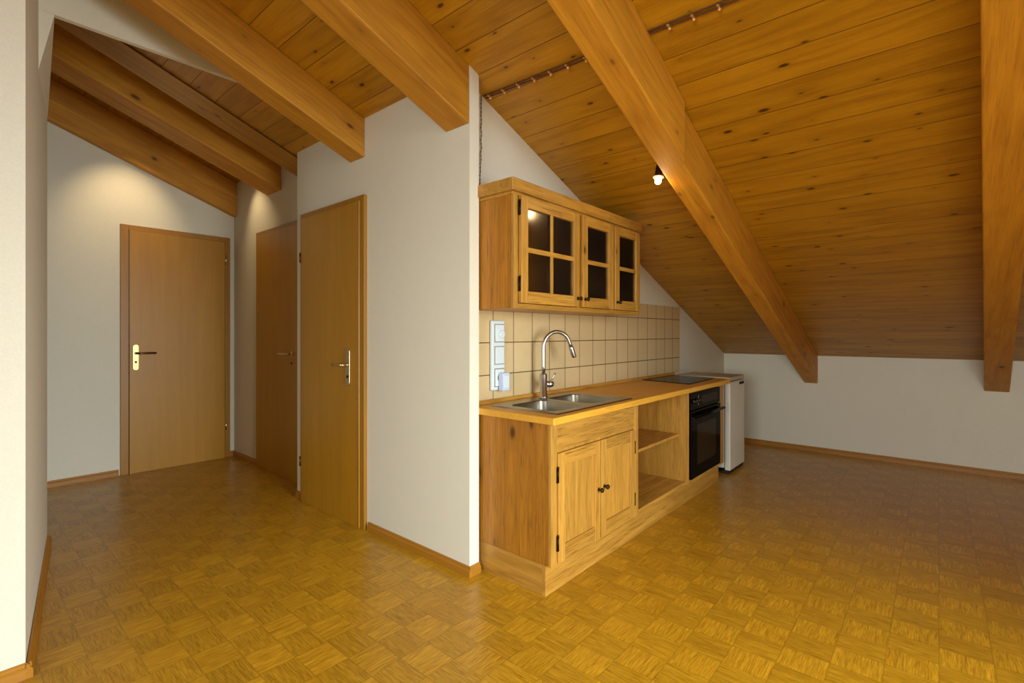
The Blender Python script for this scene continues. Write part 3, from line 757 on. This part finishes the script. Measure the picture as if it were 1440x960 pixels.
# crown moulding: stepped profile
m.box(cx0 + .012, cx1 - .012, cy + .012, YCB, UZ1 - .004, UZ1 + .012)
m.box(cx0, cx1, cy, YCB, UZ1 + .012, 1.938)
m.build('crown_moulding', 'oak_x', t, bevel=.004)
def lattice_door(x0, x1, cols, knob_x, hinge_x):
    z0, z1, y, th, st = UZ0 + .026, UZ1 - .006, UY - .014, .019, .052
    bw = .020; zc = (z0 + z1) / 2 + .002
    d = MB().box(x0 + st - .006, x1 - st + .006, y - .007, y - .004, z0 + .05, z1 - .045).build('glazed_door', 'glass', t)
    for u, v in ((x0, x0 + st), (x1 - st, x1)): MB().box(u, v, y - th, y - .0005, z0, z1).build('door_stile', 'oak_v', d, bevel=.002)
    for u, v in ((z0, z0 + .058), (z1 - .052, z1)): MB().box(x0 + st, x1 - st, y - th + .001, y - .0005, u, v).build('door_rail', 'oak_x', d, bevel=.002)
    MB().box(x0 + st, x1 - st, y - th + .002, y - .0075, zc - .012, zc + .012).build('glazing_bar', 'oak_x', d, bevel=.002)
    if cols == 2:
        xc = (x0 + x1) / 2; MB().box(xc - bw / 2, xc + bw / 2, y - th + .003, y - .0075, z0 + .058, z1 - .052).build('glazing_bar', 'oak_v', d, bevel=.002)
    knob(d, knob_x, y - th, z0 + .045, .012)
    for z in (z0 + .09, z1 - .06): cab_hinge(d, hinge_x, y - .006, z)
lattice_door(UX0 + .035, 2.317, 2, 2.296, UX0 + .032)
lattice_door(2.351, 2.696, 1, 2.372, 2.698)
lattice_door(2.720, UX1 - .026, 1, 2.742, UX1 - .024)

# ------------------------------------------------------------------ switch strip and plug
t = thing('socket_strip', 'tall white switch and socket strip on the tiles beside the faucet', 'socket', (1.985, YK - .008, .885))
yw = YK - .0085
fr = MB().box(1.916, 2.022, yw - .020, yw, .890, 1.266).build('cover_frame', 'plastic', t, bevel=.008, seg=3)
for k, zc in enumerate((1.198, 1.078, .958)):
    MB().box(1.936, 2.014, yw - .0215, yw - .0195, zc - .050, zc + .050).build('painted_gap_shade', 'mark', t, bevel=.001)  # grey plate stands in for the shade around each insert
    m = MB(); m.box(1.940, 2.010, yw - .0255, yw - .0205, zc - .046, zc + .046)
    ins = m.build('switch_rocker' if k == 1 else 'socket_insert', 'plastic', t, bevel=.003)
    if k == 0:
        m = MB(); m.lathe((1.985, yw - .0255, zc - .006), [(.022, 0), (.022, -.008), (.018, -.010)], 'y', 24); m.build('rotary_dial', 'plastic', ins)
    if k == 2:
        MB().lathe((1.977, yw - .0257, zc), [(.022, 0), (.022, -.001)], 'y', 24).build('socket_recess', 'mark', ins)
p = thing('plug_adapter', 'bluish white block plugged into the lowest socket of the strip', 'plug', (1.99, yw - .027, .92))
MB().box(1.960, 2.014, yw - .062, yw - .0270, .888, .985).build('plug_body', 'plastic_blue', p, bevel=.005, seg=3)
MB().box(1.968, 2.006, yw - .0645, yw - .062, .905, .970).build('plug_face', 'plastic', p, bevel=.001)

# ------------------------------------------------------------------ cable along the ceiling with a cord down to the cabinet
t = thing('ceiling_cable', 'thin brown cable clipped along a ceiling joint, dropping to the wall cabinet', 'cable', (1.87, 1.8, 2.45))
CX = 1.866
def cb(y, off): x = CX + (1.82 - y) * .030; return (x, y, ceil_z(x) - off)
MB().tube([cb(y, .008) for y in [1.812 - i * .12 for i in range(16)]], .0035, 8).build('wire', 'cable', t)
MB().tube([(cb(y, .007)[0] + .016, y, cb(y, .007)[2] - .0061) for y in [1.812 - i * .12 for i in range(16)]], .0030, 8).build('wire', 'cable', t)
for i in range(13):
    y = 1.775 - i * .096
    x, _, z = cb(y, .010)
    m = MB(); m.box(x - .010, x + .024, y - .0045, y + .0045, z - .012, z - .006); m.lathe((x + .012, y, z - .012), [(.007, 0), (.008, -.005), (.003, -.010)], 'z', 10)
    m.build('clip', 'clip', t)
pts = []
for i in range(25):
    u = i / 24; z = 2.445 - (2.445 - 1.94) * u; pts.append((1.852 + .002 * math.sin(i * 2.1) - (.014 * max(0, u - .55) / .45), YK - .012 + .001 * math.cos(i * 1.7), z))
m = MB(); m.tube(pts, .0028, 6)
for i in range(1, 24):
    q = Vector(pts[i]); m.lathe(q, [(.001, -.005), (.0055, 0), (.001, .005)], 'z', 8)
m.build('hanging_cord', 'clear', t)

# ------------------------------------------------------------------ spot lamp at the long rafter
# mounted on the hidden side face of the rafter, hanging below it
LX, LY = 2.412, 1.085
t = thing('spot_lamp', 'small lit halogen spot lamp hanging beside the long rafter', 'lamp', (LX, LY, 2.06))
ax = Vector((-.10, .03, -1)).normalized(); p0 = Vector((LX, LY, 2.070))
MB().tube([(LX + .03, 1.040, 2.15), (LX + .02, 1.055, 2.13), (LX + .005, LY - .005, 2.095), p0], .004, 8).build('bracket', 'iron', t)
MB().tube([p0 + ax * -.004, p0, p0 + ax * .03, p0 + ax * .065, p0 + ax * .07], [.006, .013, .017, .020, .019], 20).build('socket_body', 'iron', t)
MB().box(LX - .006, LX + .004, LY - .021, LY - .013, 2.042, 2.060).build('type_plate', 'mark', t)
rg = MB().tube([p0 + ax * .070, p0 + ax * .074], [.027, .028], 24).build('shade_ring', 'lampglass', t, bevel=.001)
MB().tube([p0 + ax * .074, p0 + ax * .080, p0 + ax * .100, p0 + ax * .108], [.014, .018, .017, .010], 20).build('bulb', 'bulb', t)
lp = p0 + ax * .13

# ------------------------------------------------------------------ lights
def area(name, loc, rot, sx, sy, power, col):
    l = bpy.data.lights.new(name, 'AREA'); l.shape = 'RECTANGLE'; l.size = sx; l.size_y = sy; l.energy = power; l.color = col; l.spread = math.radians(110)
    o = bpy.data.objects.new(name, l); COL.objects.link(o); o.location = loc; o.rotation_euler = rot; return o
def spot(name, loc, target, power, col, size, blend=.8, r=.03):
    l = bpy.data.lights.new(name, 'SPOT'); l.energy = power; l.color = col; l.spot_size = math.radians(size); l.spot_blend = blend; l.shadow_soft_size = r
    o = bpy.data.objects.new(name, l); COL.objects.link(o); o.location = loc
    o.rotation_euler = (Vector(target) - Vector(loc)).to_track_quat('-Z', 'Y').to_euler(); return o
DAY = (.84, .93, .96)
(a, b, z0, z1), = WN
area('window_daylight', ((a + b) / 2, YW + .5, (z0 + z1) / 2), (PI / 2 - math.radians(27), 0, math.radians(7)), b - a - .1, z1 - z0 - .1, 100, DAY)
area('window_daylight', (XW + .3, (WL[0] + WL[1]) / 2, (WL[2] + WL[3]) / 2), (PI / 2 - math.radians(14), 0, -PI / 2), WL[1] - WL[0] - .1, WL[3] - WL[2] - .1, 64, DAY)
WARM = (1.0, .74, .42)
spot('hall_spot', (1.02, 4.62, 2.86), (1.0, 5.22, 2.10), 26, WARM, 66, 1.0)
spot('hall_spot', (1.56, 4.72, 2.69), (1.87, 4.60, 2.05), 11, WARM, 70, 1.0)
l = bpy.data.lights.new('spot_lamp_light', 'POINT'); l.energy = 1.0; l.color = WARM; l.shadow_soft_size = .015
o = bpy.data.objects.new('spot_lamp_light', l); COL.objects.link(o); o.location = lp

w = bpy.data.worlds.new('sky'); SC.world = w; w.use_nodes = True
nt = w.node_tree; nt.nodes.clear(); g = G(nt)
sky = g.n('ShaderNodeTexSky'); sky.sky_type = 'NISHITA'; sky.sun_disc = False; sky.sun_elevation = .7
bg = g.n('ShaderNodeBackground'); bg.inputs[1].default_value = .15; ou = g.n('ShaderNodeOutputWorld')
g.link(sky.outputs[0], bg.inputs[0]); g.link(bg.outputs[0], ou.inputs[0])

# ------------------------------------------------------------------ camera
cam = bpy.data.cameras.new('camera'); co = bpy.data.objects.new('camera', cam); COL.objects.link(co)
cam.sensor_width = 36; cam.lens = 693.06 / 1440 * 36; cam.shift_y = -(480 - 467.8) / 1440; cam.clip_start = .05
co.location = (0, 0, 1.2); yaw = math.radians(40.863)
co.rotation_euler = (PI / 2, 0, yaw - PI / 2)
SC.camera = co
SC.view_settings.view_transform = 'Standard'; SC.view_settings.look = 'None'; SC.view_settings.gamma = 1
SC.view_settings.exposure = .17; SC.view_settings.use_curve_mapping = False
SC.cycles.max_bounces = 8; SC.cycles.diffuse_bounces = 5

for o in list(bpy.data.objects):
    if '_o' in o: del o['_o']
